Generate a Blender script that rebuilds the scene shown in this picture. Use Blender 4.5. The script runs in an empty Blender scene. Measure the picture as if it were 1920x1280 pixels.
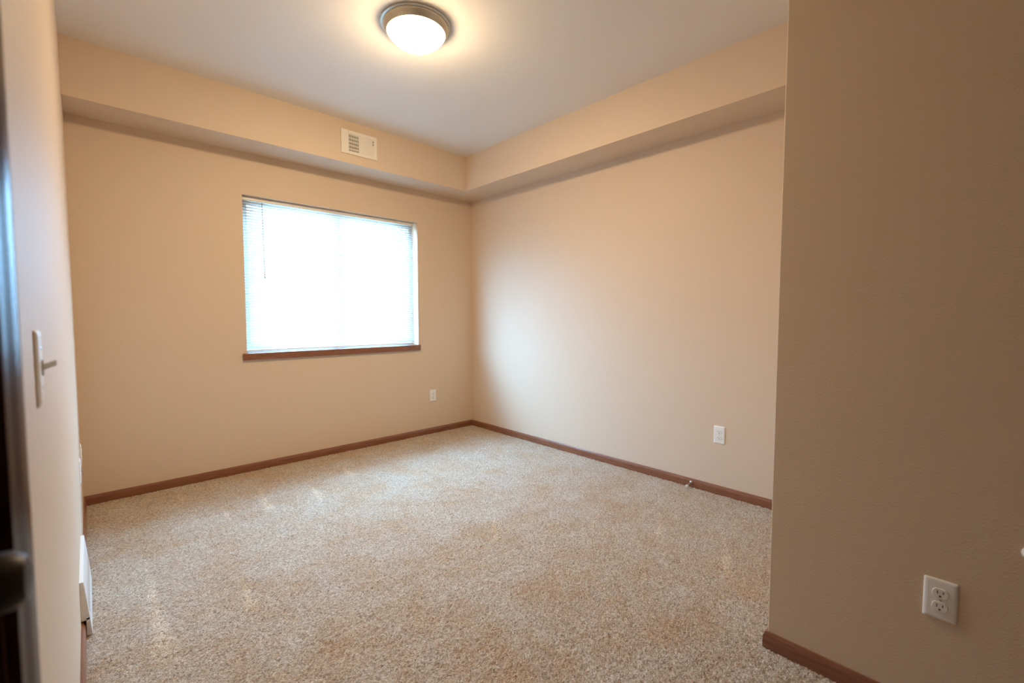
import bpy, bmesh, math, random
import numpy as np
from mathutils import Vector, Matrix

random.seed(4)
S = bpy.context.scene
COL = S.collection
PI = math.pi

# ------------------------------------------------------------------ camera, world, exposure
CAM = Vector((-3.0737, -3.9092, 1.2036))
YAW, PITCH, FPX = 43.31, -3.18, 843.9
cd = bpy.data.cameras.new('camera')
cam = bpy.data.objects.new('camera', cd)
COL.objects.link(cam)
cam.location = CAM
cam.rotation_euler = (math.radians(90 + PITCH), 0, math.radians(-YAW))
cd.sensor_width = 36.0
cd.lens = FPX * 36.0 / 1920.0
cd.clip_start = 0.02
cd.dof.use_dof = True
cd.dof.focus_distance = 3.6
cd.dof.aperture_fstop = 3.2
S.camera = cam

S.view_settings.view_transform = 'Standard'
S.view_settings.look = 'None'
S.view_settings.gamma = 1.0
S.view_settings.exposure = 0.0
S.view_settings.use_curve_mapping = False
S.cycles.use_denoising = True
S.cycles.max_bounces = 14
S.cycles.diffuse_bounces = 10
S.cycles.transparent_max_bounces = 16
S.cycles.sample_clamp_indirect = 0.0
S.cycles.caustics_reflective = False
S.cycles.caustics_refractive = False

SKY_STRENGTH = 59.0
SKY_COLOR = (0.345, 0.685, 1.12)
GROUND_COLOR = (0.11, 0.18, 0.23)
LAMP_STRENGTH = 238.0
LAMP_COLOR = (1.0, 0.745, 0.435)

world = bpy.data.worlds.new('sky')
S.world = world
world.use_nodes = True
nt = world.node_tree
nt.nodes.clear()
wo = nt.nodes.new('ShaderNodeOutputWorld')
wb = nt.nodes.new('ShaderNodeBackground')
tc = nt.nodes.new('ShaderNodeTexCoord')
sx = nt.nodes.new('ShaderNodeSeparateXYZ')
cr = nt.nodes.new('ShaderNodeValToRGB')
cr.color_ramp.elements[0].position = 0.47
cr.color_ramp.elements[0].color = (*GROUND_COLOR, 1)
cr.color_ramp.elements[1].position = 0.53
cr.color_ramp.elements[1].color = (*SKY_COLOR, 1)
ma = nt.nodes.new('ShaderNodeMath'); ma.operation = 'MULTIPLY_ADD'
ma.inputs[1].default_value = 0.5; ma.inputs[2].default_value = 0.5
nt.links.new(tc.outputs['Generated'], sx.inputs[0])
nt.links.new(sx.outputs['Z'], ma.inputs[0])
nt.links.new(ma.outputs[0], cr.inputs[0])
nt.links.new(cr.outputs[0], wb.inputs['Color'])
wb.inputs['Strength'].default_value = SKY_STRENGTH
nt.links.new(wb.outputs[0], wo.inputs[0])

# ------------------------------------------------------------------ room measures (metres)
W = 3.1333          # window wall length, left wall at x = -W, right wall at x = 0, window wall at y = 0
H = 2.769           # ceiling
HS = 2.44           # underside of the soffit
SB = 0.310          # soffit depth on the window wall
SA = 0.305          # soffit depth on the right wall
PX, PY = -1.3122, -3.399   # corner of the closet wall
YB = -7.2          # wall behind the camera
WX0, WX1, WZ0, WZ1 = -2.189, -0.6727, 0.9207, 2.1265   # window opening
TH = 0.14

# daylight comes in here: a sampling portal in the window opening (gives no light of its own)
pl = bpy.data.lights.new('window_daylight_portal', 'AREA')
pl.shape = 'RECTANGLE'; pl.size = WX1 - WX0; pl.size_y = WZ1 - WZ0
pl.cycles.is_portal = True
po = bpy.data.objects.new('window_daylight_portal', pl)
COL.objects.link(po)
po.location = ((WX0 + WX1) / 2, TH + 0.02, (WZ0 + WZ1) / 2)
po.rotation_euler = (math.radians(-90), 0, 0)

# ------------------------------------------------------------------ material helpers
def mat(name, color, rough=0.6, metal=0.0, spec=0.5, coat=0.0):
    m = bpy.data.materials.new(name)
    m.use_nodes = True
    b = m.node_tree.nodes['Principled BSDF']
    b.inputs['Base Color'].default_value = (*color, 1)
    b.inputs['Roughness'].default_value = rough
    b.inputs['Metallic'].default_value = metal
    b.inputs['Specular IOR Level'].default_value = spec
    b.inputs['Coat Weight'].default_value = coat
    b.inputs['Coat Roughness'].default_value = 0.12
    return m, m.node_tree, b

def coords(t, scale=(1, 1, 1)):
    g = t.nodes.new('ShaderNodeNewGeometry')
    mp = t.nodes.new('ShaderNodeMapping')
    mp.inputs['Scale'].default_value = scale
    t.links.new(g.outputs['Position'], mp.inputs['Vector'])
    return mp.outputs[0]

def noise(t, vec, scale, detail=2.0, rough=0.5):
    n = t.nodes.new('ShaderNodeTexNoise')
    n.inputs['Scale'].default_value = scale
    n.inputs['Detail'].default_value = detail
    n.inputs['Roughness'].default_value = rough
    t.links.new(vec, n.inputs['Vector'])
    return n.outputs['Fac']

def bump(t, b, height, strength, dist):
    bn = t.nodes.new('ShaderNodeBump')
    bn.inputs['Strength'].default_value = strength
    bn.inputs['Distance'].default_value = dist
    t.links.new(height, bn.inputs['Height'])
    t.links.new(bn.outputs[0], b.inputs['Normal'])

def ramp(t, fac, stops):
    r = t.nodes.new('ShaderNodeValToRGB')
    e = r.color_ramp.elements
    while len(e) < len(stops): e.new(0.5)
    for i, (p, c) in enumerate(stops):
        e[i].position = p; e[i].color = (*c, 1)
    t.links.new(fac, r.inputs[0])
    return r.outputs[0]

def mathn(t, op, a, b=None, c=None):
    n = t.nodes.new('ShaderNodeMath'); n.operation = op
    for i, v in enumerate((a, b, c)):
        if v is None: continue
        if isinstance(v, (int, float)): n.inputs[i].default_value = v
        else: t.links.new(v, n.inputs[i])
    return n.outputs[0]

def paint(name, color, bscale=210, bstr=0.5, bdist=0.0016):
    m, t, b = mat(name, color, 0.52, spec=0.35)
    v = coords(t)
    bump(t, b, noise(t, v, bscale, 3.0, 0.55), bstr, bdist)
    return m

WALL = paint('beige_wall_paint', (0.665, 0.535, 0.405))
CEIL = paint('ceiling_paint', (0.775, 0.735, 0.680), 130, 0.45, 0.002)

def wood(name, dark, light, scale, rough=0.35, coat=0.35, spec=0.5):
    m, t, b = mat(name, light, rough, spec=spec, coat=coat)
    v = coords(t, scale)
    f = noise(t, v, 6.0, 6.0, 0.62)
    t.links.new(ramp(t, f, [(0.30, dark), (0.70, light)]), b.inputs['Base Color'])
    bump(t, b, f, 0.08, 0.001)
    return m

WOOD_X = wood('stained_oak_along_window_wall', (0.150, 0.052, 0.024), (0.285, 0.115, 0.058), (1, 16, 22))
WOOD_Y = wood('stained_oak_along_side_walls', (0.150, 0.052, 0.024), (0.285, 0.115, 0.058), (16, 1, 22))
WOOD_Z = wood('dark_stained_oak_upright', (0.020, 0.007, 0.004), (0.055, 0.019, 0.010), (18, 18, 1), 0.26, 0.0, 0.14)
WHITE, _, _ = mat('white_plastic', (0.80, 0.80, 0.79), 0.32)
WHITE2, _, _ = mat('white_enamelled_steel', (0.78, 0.74, 0.66), 0.38)
VINYL, _, _ = mat('white_vinyl', (0.82, 0.83, 0.83), 0.35)
SLOT, _, _ = mat('dark_slot', (0.035, 0.03, 0.028), 0.7)
DUCT, _, _ = mat('dark_duct', (0.015, 0.013, 0.012), 0.8)
STEEL, _, _ = mat('satin_steel', (0.60, 0.58, 0.55), 0.28, 1.0)
NICKEL, _, _ = mat('brushed_nickel', (0.56, 0.53, 0.46), 0.36, 0.55)
BRONZE, _, _ = mat('oil_rubbed_bronze', (0.030, 0.022, 0.017), 0.42, 0.5)
BRASS, _, _ = mat('aged_brass', (0.42, 0.25, 0.11), 0.35, 0.9)
RUBBER, _, _ = mat('white_rubber', (0.78, 0.77, 0.74), 0.6)
CORD, _, _ = mat('clear_grey_plastic', (0.36, 0.38, 0.42), 0.3)

def make_slat_mat():
    m = bpy.data.materials.new('translucent_white_slat')
    m.use_nodes = True
    t = m.node_tree; t.nodes.clear()
    o = t.nodes.new('ShaderNodeOutputMaterial')
    d = t.nodes.new('ShaderNodeBsdfDiffuse'); d.inputs['Color'].default_value = (0.66, 0.66, 0.65, 1)
    tr = t.nodes.new('ShaderNodeBsdfTranslucent'); tr.inputs['Color'].default_value = (0.72, 0.74, 0.74, 1)
    mx = t.nodes.new('ShaderNodeMixShader'); mx.inputs[0].default_value = 0.40
    t.links.new(d.outputs[0], mx.inputs[1]); t.links.new(tr.outputs[0], mx.inputs[2])
    t.links.new(mx.outputs[0], o.inputs[0])
    return m
SLAT = make_slat_mat()

def make_glass():
    m = bpy.data.materials.new('window_glass')
    m.use_nodes = True
    t = m.node_tree; t.nodes.clear()
    o = t.nodes.new('ShaderNodeOutputMaterial')
    tr = t.nodes.new('ShaderNodeBsdfTransparent'); tr.inputs['Color'].default_value = (0.95, 0.97, 0.97, 1)
    g = t.nodes.new('ShaderNodeBsdfGlossy'); g.inputs['Roughness'].default_value = 0.02
    fr = t.nodes.new('ShaderNodeFresnel'); fr.inputs['IOR'].default_value = 1.45
    mx = t.nodes.new('ShaderNodeMixShader')
    ge = t.nodes.new('ShaderNodeNewGeometry')
    inv = mathn(t, 'SUBTRACT', 1.0, ge.outputs['Backfacing'])      # the far side of the pane lets everything through
    t.links.new(mathn(t, 'MULTIPLY', fr.outputs[0], inv), mx.inputs[0])
    t.links.new(tr.outputs[0], mx.inputs[1]); t.links.new(g.outputs[0], mx.inputs[2])
    t.links.new(mx.outputs[0], o.inputs[0])
    return m
GLASS = make_glass()

def make_lampglass():
    m, t, b = mat('lit_frosted_glass', (0.9, 0.88, 0.82), 0.4)
    b.inputs['Emission Color'].default_value = (*LAMP_COLOR, 1)
    # the glass glows hardest under the bulbs and fades towards the metal rim
    v = t.nodes.new('ShaderNodeTexCoord').outputs['Object']
    s = t.nodes.new('ShaderNodeSeparateXYZ'); t.links.new(v, s.inputs[0])
    r2 = mathn(t, 'ADD', mathn(t, 'MULTIPLY', s.outputs['X'], s.outputs['X']), mathn(t, 'MULTIPLY', s.outputs['Y'], s.outputs['Y']))
    f = mathn(t, 'SUBTRACT', 1.0, mathn(t, 'DIVIDE', r2, 0.1515 ** 2))
    f = mathn(t, 'POWER', mathn(t, 'MAXIMUM', f, 0.0), 0.55)
    t.links.new(mathn(t, 'MULTIPLY_ADD', f, LAMP_STRENGTH, LAMP_STRENGTH * 0.10), b.inputs['Emission Strength'])
    return m
LAMPGLASS = make_lampglass()

def make_carpet():
    m, t, b = mat('speckled_beige_carpet', (0.4, 0.34, 0.27), 0.95, spec=0.1)
    b.inputs['Sheen Weight'].default_value = 0.25
    b.inputs['Sheen Roughness'].default_value = 0.5
    v = coords(t)
    # twisted yarn tufts, each its own shade
    nz = t.nodes.new('ShaderNodeTexNoise'); nz.inputs['Scale'].default_value = 120; nz.inputs['Detail'].default_value = 2
    t.links.new(v, nz.inputs['Vector'])
    ad = t.nodes.new('ShaderNodeVectorMath'); ad.operation = 'MULTIPLY_ADD'
    ad.inputs[1].default_value = (0.006, 0.006, 0.006)
    t.links.new(nz.outputs['Color'], ad.inputs[0]); t.links.new(v, ad.inputs[2])
    vo = t.nodes.new('ShaderNodeTexVoronoi'); vo.inputs['Scale'].default_value = 215
    t.links.new(ad.outputs[0], vo.inputs['Vector'])
    sp = t.nodes.new('ShaderNodeSeparateColor')
    t.links.new(vo.outputs['Color'], sp.inputs[0])
    tuft = ramp(t, sp.outputs[0], [(0.0, (0.23, 0.165, 0.110)), (0.14, (0.38, 0.290, 0.205)),
                                   (0.42, (0.49, 0.395, 0.298)), (0.78, (0.61, 0.525, 0.420)), (1.0, (0.74, 0.665, 0.570))])
    # worn / brushed patches: the pile leans one way or the other
    big = noise(t, v, 3.6, 10.0, 0.74)
    patch = ramp(t, big, [(0.38, (0.95, 0.79, 0.62)), (0.50, (1.0, 0.94, 0.87)), (0.62, (1.06, 1.07, 1.08))])
    vs = coords(t, (1.0, 5.0, 1.0))
    mxa = t.nodes.new('ShaderNodeMix'); mxa.data_type = 'RGBA'; mxa.blend_type = 'MULTIPLY'
    mxa.inputs[0].default_value = 1.0
    t.links.new(tuft, mxa.inputs[6]); t.links.new(patch, mxa.inputs[7])
    out = mxa.outputs[2]
    # vacuum strokes: long thin triangles of lifted pile
    sep = t.nodes.new('ShaderNodeSeparateXYZ'); t.links.new(v, sep.inputs[0])
    wob = noise(t, v, 22.0, 3.0, 0.6)
    total = None
    for (x0, y0, x1, y1, w0, w1) in STROKES:
        L = math.hypot(x1 - x0, y1 - y0); ux, uy = (x1 - x0) / L, (y1 - y0) / L
        dx = mathn(t, 'SUBTRACT', sep.outputs['X'], x0); dy = mathn(t, 'SUBTRACT', sep.outputs['Y'], y0)
        s = mathn(t, 'ADD', mathn(t, 'MULTIPLY', dx, ux), mathn(t, 'MULTIPLY', dy, uy))
        q = mathn(t, 'ABSOLUTE', mathn(t, 'ADD', mathn(t, 'SUBTRACT', mathn(t, 'MULTIPLY', dx, -uy), mathn(t, 'MULTIPLY', dy, -ux)) if False else
                  mathn(t, 'ADD', mathn(t, 'MULTIPLY', dx, -uy), mathn(t, 'MULTIPLY', dy, ux)),
                  mathn(t, 'MULTIPLY', mathn(t, 'SUBTRACT', wob, 0.5), 0.03)))
        sn = mathn(t, 'DIVIDE', s, L)
        wid = mathn(t, 'ADD', mathn(t, 'MULTIPLY', sn, w1 - w0), w0)
        inside = mathn(t, 'DIVIDE', mathn(t, 'SUBTRACT', wid, q), 0.022)
        cl = t.nodes.new('ShaderNodeClamp'); t.links.new(inside, cl.inputs[0])
        e1 = t.nodes.new('ShaderNodeClamp'); t.links.new(mathn(t, 'MULTIPLY', sn, 9.0), e1.inputs[0])
        e2 = t.nodes.new('ShaderNodeClamp'); t.links.new(mathn(t, 'MULTIPLY', mathn(t, 'SUBTRACT', 1.0, sn), 5.0), e2.inputs[0])
        msk = mathn(t, 'MULTIPLY', mathn(t, 'MULTIPLY', cl.outputs[0], e1.outputs[0]), e2.outputs[0])
        total = msk if total is None else mathn(t, 'MAXIMUM', total, msk)
    mxb = t.nodes.new('ShaderNodeMix'); mxb.data_type = 'RGBA'; mxb.blend_type = 'MULTIPLY'
    t.links.new(mathn(t, 'MULTIPLY', total, 1.0), mxb.inputs[0])
    t.links.new(out, mxb.inputs[6]); mxb.inputs[7].default_value = (1.24, 1.24, 1.22, 1)
    t.links.new(mxb.outputs[2], b.inputs['Base Color'])
    h1 = mathn(t, 'MULTIPLY', vo.outputs['Distance'], -1.0)
    h2 = mathn(t, 'ADD', h1, mathn(t, 'MULTIPLY', noise(t, v, 420, 2.0), 0.6))
    bump(t, b, h2, 0.8, 0.006)
    return m

def floor_at(px, py):
    """where the sight line of a photo pixel meets the carpet (used only to measure out the strokes)"""
    y, p = math.radians(YAW), math.radians(PITCH)
    f = Vector((math.sin(y) * math.cos(p), math.cos(y) * math.cos(p), math.sin(p)))
    r = Vector((math.cos(y), -math.sin(y), 0)); u = r.cross(f)
    d = f + r * ((px - 960) / FPX) - u * ((py - 640) / FPX)
    k = -CAM.z / d.z
    return CAM.x + d.x * k, CAM.y + d.y * k

STROKES = []
for (ax, ay, bx, by, w0, w1) in [(270, 1040, 318, 1262, .004, .050), (452, 1078, 474, 1150, .006, .040),
                                 (482, 912, 512, 962, .006, .045), (576, 905, 606, 938, .006, .050),
                                 (418, 948, 432, 975, .006, .035), (925, 962, 930, 1015, .006, .030),
                                 (1358, 985, 1364, 1090, .006, .035), (1240, 960, 1230, 1010, .006, .03),
                                 (640, 872, 662, 893, .006, .05), (330, 925, 345, 940, .004, .03)]:
    STROKES.append((*floor_at(ax, ay), *floor_at(bx, by), w0, w1))
CARPET = make_carpet()

# ------------------------------------------------------------------ mesh helpers
def box(bm, x0, x1, y0, y1, z0, z1):
    vs = [bm.verts.new(p) for p in ((x0,y0,z0),(x1,y0,z0),(x1,y1,z0),(x0,y1,z0),(x0,y0,z1),(x1,y0,z1),(x1,y1,z1),(x0,y1,z1))]
    fs = [(0,3,2,1),(4,5,6,7),(0,1,5,4),(1,2,6,5),(2,3,7,6),(3,0,4,7)]
    return [bm.faces.new([vs[i] for i in f]) for f in fs]

def prism(bm, pts, fn, a, b):
    """pts: closed 2-D outline; fn(u, v, t) -> 3-D point; swept from t=a to t=b"""
    A = [bm.verts.new(fn(u, v, a)) for u, v in pts]; B = [bm.verts.new(fn(u, v, b)) for u, v in pts]
    n = len(pts)
    for i in range(n):
        bm.faces.new((A[i], A[(i+1) % n], B[(i+1) % n], B[i]))
    bm.faces.new(A[::-1]); bm.faces.new(B)

def lathe(bm, prof, origin=(0,0,0), axis='z', seg=48):
    o = Vector(origin); rings = []
    for r, h in prof:
        ring = []
        if r < 1e-6:
            q = (0, 0, h)
            ring = [q] * seg; single = True
        pts = []
        n = 1 if r < 1e-6 else seg
        for i in range(n):
            a = 2 * PI * i / seg
            q = Vector((r * math.cos(a), r * math.sin(a), h))
            if axis == 'x': q = Vector((q.z, q.x, q.y))
            if axis == 'y': q = Vector((q.x, q.z, q.y))
            pts.append(bm.verts.new(o + q))
        rings.append(pts)
    for A, B in zip(rings[:-1], rings[1:]):
        for i in range(seg):
            j = (i + 1) % seg
            if len(A) == 1 and len(B) == 1: continue
            if len(A) == 1: bm.faces.new((A[0], B[j], B[i]))
            elif len(B) == 1: bm.faces.new((A[i], A[j], B[0]))
            else: bm.faces.new((A[i], A[j], B[j], B[i]))

def tube(bm, pts, r, seg=8):
    rings = []
    n = len(pts)
    for k, p in enumerate(pts):
        p = Vector(p)
        d = (Vector(pts[min(k+1, n-1)]) - Vector(pts[max(k-1, 0)])).normalized()
        s = d.cross(Vector((0.3, 0.9, 0.12))).normalized(); u = d.cross(s)
        rings.append([bm.verts.new(p + s * r * math.cos(2*PI*i/seg) + u * r * math.sin(2*PI*i/seg)) for i in range(seg)])
    for A, B in zip(rings[:-1], rings[1:]):
        for i in range(seg):
            bm.faces.new((A[i], A[(i+1) % seg], B[(i+1) % seg], B[i]))
    bm.faces.new(rings[0][::-1]); bm.faces.new(rings[-1])

def obj(name, bm, m, parent=None, bevel=0.0, smooth=False, seg=2):
    bmesh.ops.recalc_face_normals(bm, faces=bm.faces)
    me = bpy.data.meshes.new(name); bm.to_mesh(me); bm.free()
    if isinstance(m, (list, tuple)):
        for q in m: me.materials.append(q)
    else: me.materials.append(m)
    if smooth:
        for p in me.polygons: p.use_smooth = True
    o = bpy.data.objects.new(name, me); COL.objects.link(o)
    if parent: o.parent = parent
    if bevel:
        md = o.modifiers.new('bevel', 'BEVEL'); md.width = bevel; md.segments = seg; md.limit_method = 'ANGLE'
        md.angle_limit = math.radians(40)
        md.harden_normals = False
    if smooth:
        me.set_sharp_from_angle(angle=math.radians(38))
    return o

def B(): return bmesh.new()

def thing(name, label, cat, loc=(0,0,0), rotz=0, group=None):
    o = bpy.data.objects.new(name, None); COL.objects.link(o)
    o.empty_display_size = 0.05
    o.location = loc; o.rotation_euler = (0, 0, rotz)
    o['label'] = label; o['category'] = cat
    if group: o['group'] = group
    return o

def struct(o, label=None, cat=None):
    o['kind'] = 'structure'
    if label: o['label'] = label
    if cat: o['category'] = cat
    return o

def sbox(name, m, boxes, parent=None, bevel=0.0):
    bm = B()
    for b in boxes: box(bm, *b)
    return obj(name, bm, m, parent, bevel)

# ------------------------------------------------------------------ room shell
# carpet: a fine grid of tufts standing proud of each other
def carpet():
    st = 0.0065
    xs = np.arange(-W - 0.10, 0.0 + st, st); ys = np.arange(YB, 0.0 + st, st)
    X, Y = np.meshgrid(xs, ys)
    rng = np.random.default_rng(3)
    X = X + rng.uniform(-.0016, .0016, X.shape); Y = Y + rng.uniform(-.0016, .0016, Y.shape)
    Z = rng.uniform(-0.0034, 0.0034, X.shape)
    co = np.stack([X, Y, Z], -1).reshape(-1, 3).astype(np.float32)
    ny, nx = X.shape
    idx = np.arange(nx * ny).reshape(ny, nx)
    q = np.stack([idx[:-1, :-1], idx[:-1, 1:], idx[1:, 1:], idx[1:, :-1]], -1).reshape(-1, 4)
    me = bpy.data.meshes.new('floor')
    me.vertices.add(len(co)); me.vertices.foreach_set('co', co.ravel())
    me.loops.add(q.size); me.loops.foreach_set('vertex_index', q.ravel().astype(np.int32))
    me.polygons.add(len(q))
    me.polygons.foreach_set('loop_start', np.arange(0, q.size, 4, dtype=np.int32))
    me.polygons.foreach_set('use_smooth', np.ones(len(q), dtype=bool))
    me.update(calc_edges=True)
    me.materials.append(CARPET)
    o = bpy.data.objects.new('floor', me); COL.objects.link(o)
    return struct(o, 'beige and brown speckled cut pile carpet with vacuum strokes', 'carpet')
carpet()

struct(sbox('wall_back', WALL, [(-W - TH, WX0, 0, TH, 0, H), (WX1, TH, 0, TH, 0, H),
                                (WX0, WX1, 0, TH, 0, WZ0 - 0.022), (WX0, WX1, 0, TH, WZ1, H)]),
       'beige wall with the window in it', 'wall')
struct(sbox('wall_right', WALL, [(0, TH, YB - TH, 0, 0, H)]), 'beige wall right of the far corner, washed by daylight', 'wall')
DY0, DY1, DZ = -4.19, -3.352, 2.05      # doorway in the left wall
struct(sbox('wall_left', WALL, [(-W - TH, -W, DY1, 0, 0, H), (-W - TH, -W, YB - TH, DY0, 0, H), (-W - TH, -W, DY0, DY1, DZ, H)]),
       'wall seen edge-on at the left of the picture', 'wall')
struct(sbox('wall_front', WALL, [(-W, 0, YB - TH, YB, 0, H)]), 'wall behind the viewer', 'wall')
struct(sbox('wall_closet', WALL, [(PX, 0, YB, PY, 0, H)], bevel=0.003), 'near beige wall filling the right of the picture', 'wall')
struct(sbox('ceiling', CEIL, [(-W - TH, TH, YB - TH, TH, H, H + 0.12)]), 'off-white ceiling', 'ceiling')
# the L-shaped soffit
bm = B()
pts = [(-W, 0), (-W, -SB), (-SA, -SB), (-SA, PY), (0, PY), (0, 0)]
lo = [bm.verts.new((x, y, HS)) for x, y in pts]; hi = [bm.verts.new((x, y, H)) for x, y in pts]
n = len(pts)
for i in range(n): bm.faces.new((lo[i], lo[(i+1) % n], hi[(i+1) % n], hi[i]))
bm.faces.new(lo); bm.faces.new(hi[::-1])
struct(obj('ceiling_soffit', bm, WALL), 'beige boxed soffit running round the window wall and right wall', 'soffit')

# baseboards: moulded top edge, profile (out from wall, height)
BH = 0.0600
PROF = [(0, 0), (0.0125, 0), (0.0125, 0.040), (0.0118, 0.046), (0.0090, 0.051), (0.0080, 0.0565), (0.0062, 0.0595), (0.0, BH)]
def base(name, m, fn, a, b, label):
    bm = B(); prism(bm, [(u, v - 0.004 if v == 0 else v) for u, v in PROF], fn, a, b)
    return struct(obj(name, bm, m, smooth=True), label, 'baseboard')
base('baseboard_back', WOOD_X, lambda u, v, s: (s, -u, v), -W, 0, 'reddish brown baseboard under the window')
base('baseboard_right', WOOD_Y, lambda u, v, s: (-u, s, v), PY, 0, 'reddish brown baseboard along the daylit right wall')
base('baseboard_left', WOOD_Y, lambda u, v, s: (-W + u, s, v), -3.29, 0, 'brown baseboard along the edge-on left wall')
bm = B()
pr = [(u, v - 0.004 if v == 0 else v) for u, v in PROF]
prism(bm, pr, lambda u, v, s: (PX - u, s + (u if s > -3.6 else 0), v), YB, PY)
prism(bm, pr, lambda u, v, s: (s - (u if s < -1 else 0), PY + u, v), PX, 0)
struct(obj('baseboard_closet', bm, WOOD_Y, smooth=True), 'dark brown baseboard turning the corner of the near right wall', 'baseboard')

# ------------------------------------------------------------------ window, sill, blind
wn = thing('window_1', 'white vinyl window behind the closed blind', 'window', ((WX0 + WX1) / 2, 0.11, WZ0))
wn['kind'] = 'structure'
hw = (WX1 - WX0) / 2; hh = WZ1 - WZ0
bm = B()
for b in [(-hw, -hw + .05, -.02, .03, 0, hh), (hw - .05, hw, -.02, .03, 0, hh), (-hw + .05, hw - .05, -.02, .03, 0, .05), (-hw + .05, hw - .05, -.02, .03, hh - .05, hh)]: box(bm, *b)
obj('window_frame', bm, VINYL, wn)
bm = B(); box(bm, -.025, .025, -.015, .025, .05, hh - .05); obj('meeting_stile', bm, VINYL, wn)
for s in (-1, 1):
    bm = B(); x0, x1 = sorted((s * .025, s * (hw - .05))); box(bm, x0, x1, .004, .008, .05, hh - .05)
    obj('window_pane', bm, GLASS, wn)
# stool / sill board
bm = B()
box(bm, -2.217, -0.657, -0.020, 0.0, 0.868, 0.921)
box(bm, WX0 + 0.001, WX1 - 0.001, 0.0, 0.089, WZ0 - 0.022, 0.921)
struct(obj('trim_1', bm, WOOD_X, bevel=0.003), 'brown wooden sill board under the window', 'window sill')

bl = thing('window_blind', 'white horizontal mini blind lowered over the bright window', 'blind', ((WX0 + WX1) / 2, 0.056, 0))
BX0, BX1 = WX0 + 0.004 - (WX0 + WX1) / 2, WX1 - 0.024 - (WX0 + WX1) / 2
RAIL, _, _ = mat('blind_rail_enamel', (0.76, 0.73, 0.68), 0.4)
bm = B(); box(bm, BX0, BX1, -0.014, 0.014, 2.097, 2.123); obj('head_rail', bm, RAIL, bl, bevel=0.0015)
for x in (BX0 + .2, 0, BX1 - .2):
    bm = B(); box(bm, x - .012, x + .012, -0.016, 0.016, 2.116, WZ1); obj('mounting_bracket', bm, STEEL, bl)
TILT = math.radians(52)
pitch = 0.0212
zs = []
z = 2.086
while z > 0.957: zs.append(z); z -= pitch
sl = None
for z in zs:
    if sl is None:
        bm = B()
        cv = 8; ring0 = []; ring1 = []
        for i in range(cv + 1):
            u = (i / cv - .5) * 0.025; h = 0.0018 * (1 - (2 * i / cv - 1) ** 2)
            y = u * math.cos(TILT) - h * math.sin(TILT); zz = u * math.sin(TILT) + h * math.cos(TILT)
            ring0.append(bm.verts.new((BX0 + .002, y, zz))); ring1.append(bm.verts.new((BX1 - .006, y, zz)))
        for i in range(cv): bm.faces.new((ring0[i], ring0[i+1], ring1[i+1], ring1[i]))
        sl = obj('slat', bm, SLAT, bl, smooth=True)
        sd = sl.modifiers.new('thickness', 'SOLIDIFY'); sd.thickness = 0.0003
        o = sl
    else:
        o = sl.copy(); COL.objects.link(o); o.parent = bl
    o.location = (0, 0, z)
bm = B(); box(bm, BX0 + .004, BX1 - .004, -0.011, 0.011, 0.9335, 0.9435); obj('bottom_rail', bm, RAIL, bl, bevel=0.003)
for x in (BX0 + .12, BX0 + .50, BX1 - .50, BX1 - .12):
    bm = B()
    for y in (-.0125, .0125): tube(bm, [(x, y, 2.092), (x, y, 0.943)], 0.0005, 5)
    obj('ladder_cord', bm, SLAT, bl)
wx = -2.046 - (WX0 + WX1) / 2
bm = B(); tube(bm, [(wx, -.024, 2.085), (wx + .002, -.026, 1.8), (wx + .006, -.026, 1.52)], 0.0030, 6)
wand = obj('tilt_wand', bm, CORD, bl)
bm = B(); tube(bm, [(wx, -.010, 2.098), (wx, -.024, 2.096), (wx, -.024, 2.083)], 0.0018, 6)
obj('wand_hook', bm, STEEL, wand)
bm = B(); lathe(bm, [(0, 1.495), (.0045, 1.5), (.0045, 1.52), (.003, 1.53), (0, 1.53)], (wx + .006, -.026, 0), seg=12)
obj('wand_tip', bm, CORD, wand, smooth=True)

# ------------------------------------------------------------------ ceiling light
LC = (-1.722, -1.722, H)
lt = thing('ceiling_light', 'round flush-mount ceiling light with glowing frosted dome', 'ceiling light', LC)
bm = B()
lathe(bm, [(0, 0), (.184, 0), (.187, -.002), (.187, -.007), (.182, -.009), (.1745, -.010), (.1750, -.013), (.1725, -.020),
           (.168, -.028), (.163, -.036), (.159, -.041), (.1560, -.044), (.1535, -.043), (.152, -.038), (0, -.036)], seg=96)
obj('lamp_pan', bm, NICKEL, lt, smooth=True)
bm = B()
prof = [(.1530, -.038), (.1530, -.046)]
for i in range(1, 21):
    q = 1 - i / 20
    prof.append((.1530 * q, -.046 - .072 * (1 - q ** 2.7)))
lathe(bm, prof, seg=96)
obj('glass_dome', bm, LAMPGLASS, lt, smooth=True)
bm = B()
lathe(bm, [(0, -.114), (.0085, -.1145), (.010, -.118), (.0075, -.121), (.0045, -.123), (.0060, -.127), (.0060, -.131), (.003, -.134), (0, -.135)], seg=24)
obj('finial', bm, NICKEL, lt, smooth=True)

# ------------------------------------------------------------------ wall plates
def rounded(w, h, r, n=5):
    pts = []
    for cx, cy, a0 in ((w/2-r, h/2-r, 0), (-w/2+r, h/2-r, 90), (-w/2+r, -h/2+r, 180), (w/2-r, -h/2+r, 270)):
        for i in range(n + 1):
            a = math.radians(a0 + 90 * i / n); pts.append((cx + r * math.cos(a), cy + r * math.sin(a)))
    return pts

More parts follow.
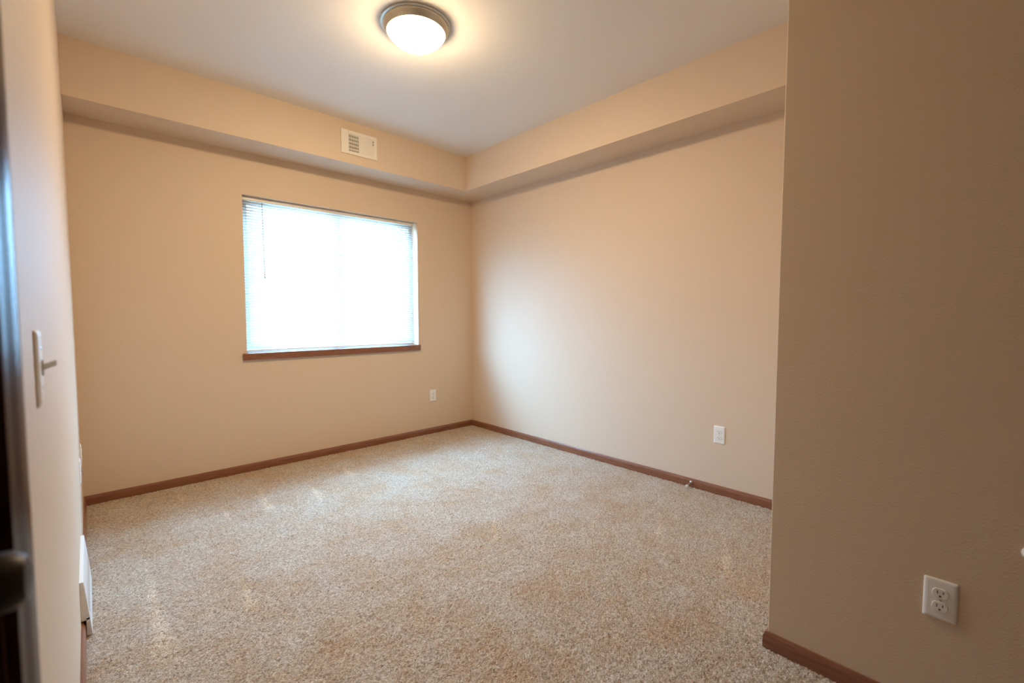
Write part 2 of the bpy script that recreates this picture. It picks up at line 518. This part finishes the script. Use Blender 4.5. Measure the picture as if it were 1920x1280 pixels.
def plate_bm(w, h):
    """pillowed plate: outline steps from the wall out to the face; local -Y is out of the wall"""
    bm = B(); rings = []
    for (ins, d) in ((0, 0), (0, .0022), (.0018, .0042), (.0050, .0056), (.0100, .0060)):
        rings.append([bm.verts.new((x, -d, z)) for x, z in rounded(w - 2*ins, h - 2*ins, max(.0015, .004 - ins * .2))])
    n = len(rings[0])
    for A, Bq in zip(rings[:-1], rings[1:]):
        for i in range(n): bm.faces.new((A[i], A[(i+1) % n], Bq[(i+1) % n], Bq[i]))
    bm.faces.new(rings[0][::-1]); bm.faces.new(rings[-1])
    return bm

def outlet(loc, rz, label, w=0.074, h=0.119):
    t = thing('wall_outlet', label, 'outlet', loc, rz)
    obj('cover_plate', plate_bm(w, h), WHITE, t, smooth=True)
    for s in (-1, 1):
        bm = B()
        pts = []
        for i in range(40):
            a = 2 * PI * i / 40
            pts.append((.0172 * math.cos(a), max(-.0138, min(.0138, .0172 * math.sin(a)))))
        prism(bm, pts, lambda u, v, q: (u, -q, v), .0050, .0084)
        rc = obj('receptacle', bm, WHITE, t, bevel=.0006)
        rc.location = (0, 0, s * .0195)
        bm = B()
        box(bm, -.0074, -.0052, -.00865, -.0080, -.0010, .0080)
        box(bm, .0052, .0074, -.00865, -.0080, .0002, .0074)
        prism(bm, [(.0026 * math.cos(a), -.0075 + .0028 * math.sin(a)) for a in [2*PI*k/12 for k in range(12)]],
              lambda u, v, q: (u, -q, v), .0080, .00865)
        obj('contact_slots', bm, SLOT, rc)
    bm = B(); lathe(bm, [(0, .0050), (.0030, .0054), (.0032, .0064), (.0020, .0071), (0, .0073)], axis='y', seg=16)
    for v in bm.verts: v.co.y *= -1
    obj('screw', bm, STEEL, t, smooth=True)
    return t

outlet((-0.510, 0, 0.391), 0, 'small white outlet on the window wall, left of the far corner')
outlet((0, -2.689, 0.406), -PI/2, 'white outlet on the daylit wall, above the baseboard door stop')
outlet((PX, -3.843, 0.3885), -PI/2, 'large near white outlet at the bottom right of the picture', .0725, .1175)
outlet((-W, -0.31, 0.400), PI/2, 'far edge-on outlet at the left wall, nearest the window wall')

# low-voltage plate beside it
t = thing('cable_wall_plate', 'edge-on white wall plate on the left wall, nearer of the low pair', 'wall plate', (-W, -0.68, 0.400), PI/2)
obj('cover_plate', plate_bm(.074, .119), WHITE, t, smooth=True)
bm = B(); lathe(bm, [(0, .0055), (.0055, .0055), (.0055, .008), (.0045, .008), (.0045, .014), (0, .014)], axis='y', seg=16)
for v in bm.verts: v.co.y *= -1
obj('cable_jack', bm, STEEL, t, smooth=True)

# light switch
t = thing('light_switch', 'white toggle light switch on the left wall beside the dark door casing', 'light switch', (-W, -2.909, 1.125), PI/2)
obj('cover_plate', plate_bm(.070, .116), WHITE, t, smooth=True)
bm = B(); box(bm, -.005, .005, -.0085, -.0055, -.012, .012); obj('toggle_collar', bm, WHITE, t, bevel=.001)
bm = B()
prism(bm, [(-.0036, .0045), (-.0046, -.0045), (.0046, -.0045), (.0036, .0045)], lambda u, v, q: (u, -.006 - q * 1.0, v + q * .42), 0.0, 0.0165)
obj('toggle', bm, WHITE, t, bevel=.0012)
for s in (-1, 1):
    bm = B(); lathe(bm, [(0, .0055), (.003, .0057), (.0030, .0064), (.0015, .0069), (0, .0070)], (0, 0, s * .030), axis='y', seg=14)
    for v in bm.verts: v.co.y *= -1
    obj('screw', bm, STEEL, t, smooth=True)

# small round white bumper at the right picture edge
t = thing('wall_bumper', 'small round white bumper on the near right wall at the picture edge', 'door bumper', (PX, -4.006, 0.587), -PI/2)
bm = B(); lathe(bm, [(0, 0), (.016, 0), (.016, .004), (.013, .006), (0, .006)], axis='y', seg=32)
for v in bm.verts: v.co.y *= -1
obj('bumper_base', bm, WHITE, t, smooth=True)
bm = B(); lathe(bm, [(.0, .005), (.0125, .005), (.0125, .008), (.011, .013), (.008, .016), (.004, .0175), (0, .018)], axis='y', seg=32)
for v in bm.verts: v.co.y *= -1
obj('bumper_cap', bm, RUBBER, t, smooth=True)

# ------------------------------------------------------------------ supply vent on the soffit
VX0, VX1, VZ0, VZ1 = -1.552, -1.248, 2.511, 2.697
vt = thing('air_vent', 'cream metal air vent high on the soffit face, half its louvres open', 'air vent', ((VX0+VX1)/2, -SB, (VZ0+VZ1)/2))
vw, vh = (VX1 - VX0) / 2, (VZ1 - VZ0) / 2
LB = (-.0905, -.0045); RB = (.0055, .1205); OZ = (-.069, .069)
bm = B(); yf, yb = -.009, -.004
for b in [(-vw, LB[0], yf, 0, -vh, vh), (RB[1], vw, yf, 0, -vh, vh), (LB[0], RB[1], yf, 0, -vh, OZ[0]), (LB[0], RB[1], yf, 0, OZ[1], vh), (LB[1], RB[0], yf, 0, OZ[0], OZ[1])]:
    box(bm, *b)
obj('vent_frame', bm, WHITE2, vt, bevel=.0012)
bm = B(); box(bm, LB[0], RB[1], -.0012, -.0004, OZ[0], OZ[1]); obj('duct_opening', bm, DUCT, vt)
nl = 9
for i in range(nl):
    x = LB[0] + (i + .62) * (LB[1] - LB[0]) / nl
    bm = B(); prism(bm, [(x - .0006, -.0022), (x + .0020, -.0022), (x + .0020, -.0088), (x - .0020, -.0088)], lambda u, v, q: (u, v, q), OZ[0], OZ[1])
    obj('louvre', bm, WHITE2, vt)
for k in range(5):
    z = OZ[0] + .010 + k * .0285
    bm = B(); prism(bm, [(-.0014, z + .004), (-.0014, z + .0055), (-.0050, z + .0140), (-.0050, z + .0120)] , lambda u, v, q: (q, u, v), LB[0], LB[1])
    obj('damper_blade', bm, WHITE2, vt)
nr = 10
for i in range(nr):
    x = RB[0] + (i + .15) * (RB[1] - RB[0]) / nr
    bm = B(); prism(bm, [(x, -.0022), (x + .0012, -.0018), (x + .0128, -.0086), (x + .0112, -.0089)], lambda u, v, q: (u, v, q), OZ[0], OZ[1])
    obj('louvre', bm, WHITE2, vt)
bm = B(); box(bm, .1165, .1205, -.0095, -.006, .020, .055); obj('lever_slot', bm, DUCT, vt)
bm = B(); box(bm, .1155, .1215, -.015, -.009, .034, .041); obj('damper_lever', bm, WHITE2, vt, bevel=.001)

# ------------------------------------------------------------------ baseboard register on the left wall
RY0, RY1, RH = -1.63, -1.13, 0.215
rg = thing('baseboard_register', 'white metal heating register low on the left wall above the carpet', 'heating register', (-W, (RY0+RY1)/2, 0), PI/2)
L2 = (RY1 - RY0) / 2
bm = B()
prism(bm, [(0, .066), (-.0245, .066), (-.0250, .075), (-.0125, RH - .004), (-.0115, RH), (0, RH)], lambda u, v, q: (q, u, v), -L2, L2)
prism(bm, [(-.014, .006), (-.030, .006), (-.0250, .075), (-.014, .075)], lambda u, v, q: (q, u, v), -L2, L2)
obj('register_housing', bm, WHITE, rg, bevel=.001)
for k in range(14):
    x = -L2 + .035 + k * (2 * L2 - .07) / 13
    bm = B()
    prism(bm, [(-.0262, .082), (-.0150, .182), (-.0142, .182), (-.0245, .082)], lambda u, v, q: (q, u, v), x - .004, x + .004)
    obj('louvre', bm, WHITE, rg)

# ------------------------------------------------------------------ door stop on the right baseboard
ds = thing('door_stop', 'short metal door stop with white rubber tip on the right baseboard', 'door stop', (-0.0125, -2.507, 0.036), 0)
bm = B(); lathe(bm, [(0, 0), (-.0115, 0) if False else (.0115, 0), (.0115, -.003), (.0085, -.008), (.0050, -.011), (0, -.012)], axis='x', seg=24)
obj('stop_base', bm, STEEL, ds, smooth=True)
bm = B(); tube(bm, [(-.010, 0, 0), (-.034, 0, -.004), (-.058, 0, -.010)], .0036, 12)
obj('stop_shaft', bm, STEEL, ds, smooth=True)
bm = B(); lathe(bm, [(0, -.055), (.0075, -.055), (.0090, -.058), (.0090, -.066), (.0065, -.071), (0, -.072)], (0, 0, -.011), axis='x', seg=20)
obj('rubber_tip', bm, RUBBER, ds, smooth=True)

# ------------------------------------------------------------------ door and casing on the left wall
CW = 0.060      # casing width
CP = [(0, 0), (0, .0075), (.006, .0095), (.012, .0095), (.018, .0125), (.040, .0150), (.050, .0150), (.056, .0130), (CW, .0095), (CW, 0)]
bm = B()
prism(bm, CP, lambda u, v, q: (-W + v, DY1 - .004 + u, q), 0.0, DZ + .06)
prism(bm, CP, lambda u, v, q: (-W + v, DY0 + .004 - u, q), 0.0, DZ + .06)
prism(bm, CP, lambda u, v, q: (-W + v, q, DZ - .004 + u), DY0 - .05, DY1 + .05)
struct(obj('trim_2', bm, WOOD_Z, smooth=True), 'dark brown moulded door casing at the left edge of the picture', 'door casing')
bm = B()
for b in [(-W - TH, -W, DY1 - .018, DY1, 0, DZ), (-W - TH, -W, DY0, DY0 + .018, 0, DZ), (-W - TH, -W, DY0, DY1, DZ - .018, DZ)]: box(bm, *b)
struct(obj('trim_3', bm, WOOD_Z), 'dark brown door jamb inside the casing', 'door jamb')
dr = thing('door_1', 'dark brown wooden door at the far left edge', 'door', (-W - .0485, DY1 - .020, 0))
dr['kind'] = 'structure'
DL = (DY1 - .020) - (DY0 + .020)
bm = B(); box(bm, -.035, 0, -DL, 0, .008, DZ - .021)
obj('door_panel', bm, WOOD_Z, dr, bevel=.002)
bm = B(); lathe(bm, [(0, 0), (.030, 0), (.031, .004), (.026, .009), (.012, .012), (.0105, .022), (.011, .030), (.0150, .036), (.0190, .044),
                     (.0210, .053), (.0205, .062), (.016, .069), (.007, .072), (0, .0725)], (0, -.062, 1.014), axis='x', seg=40)
obj('door_knob', bm, BRONZE, dr, smooth=True)
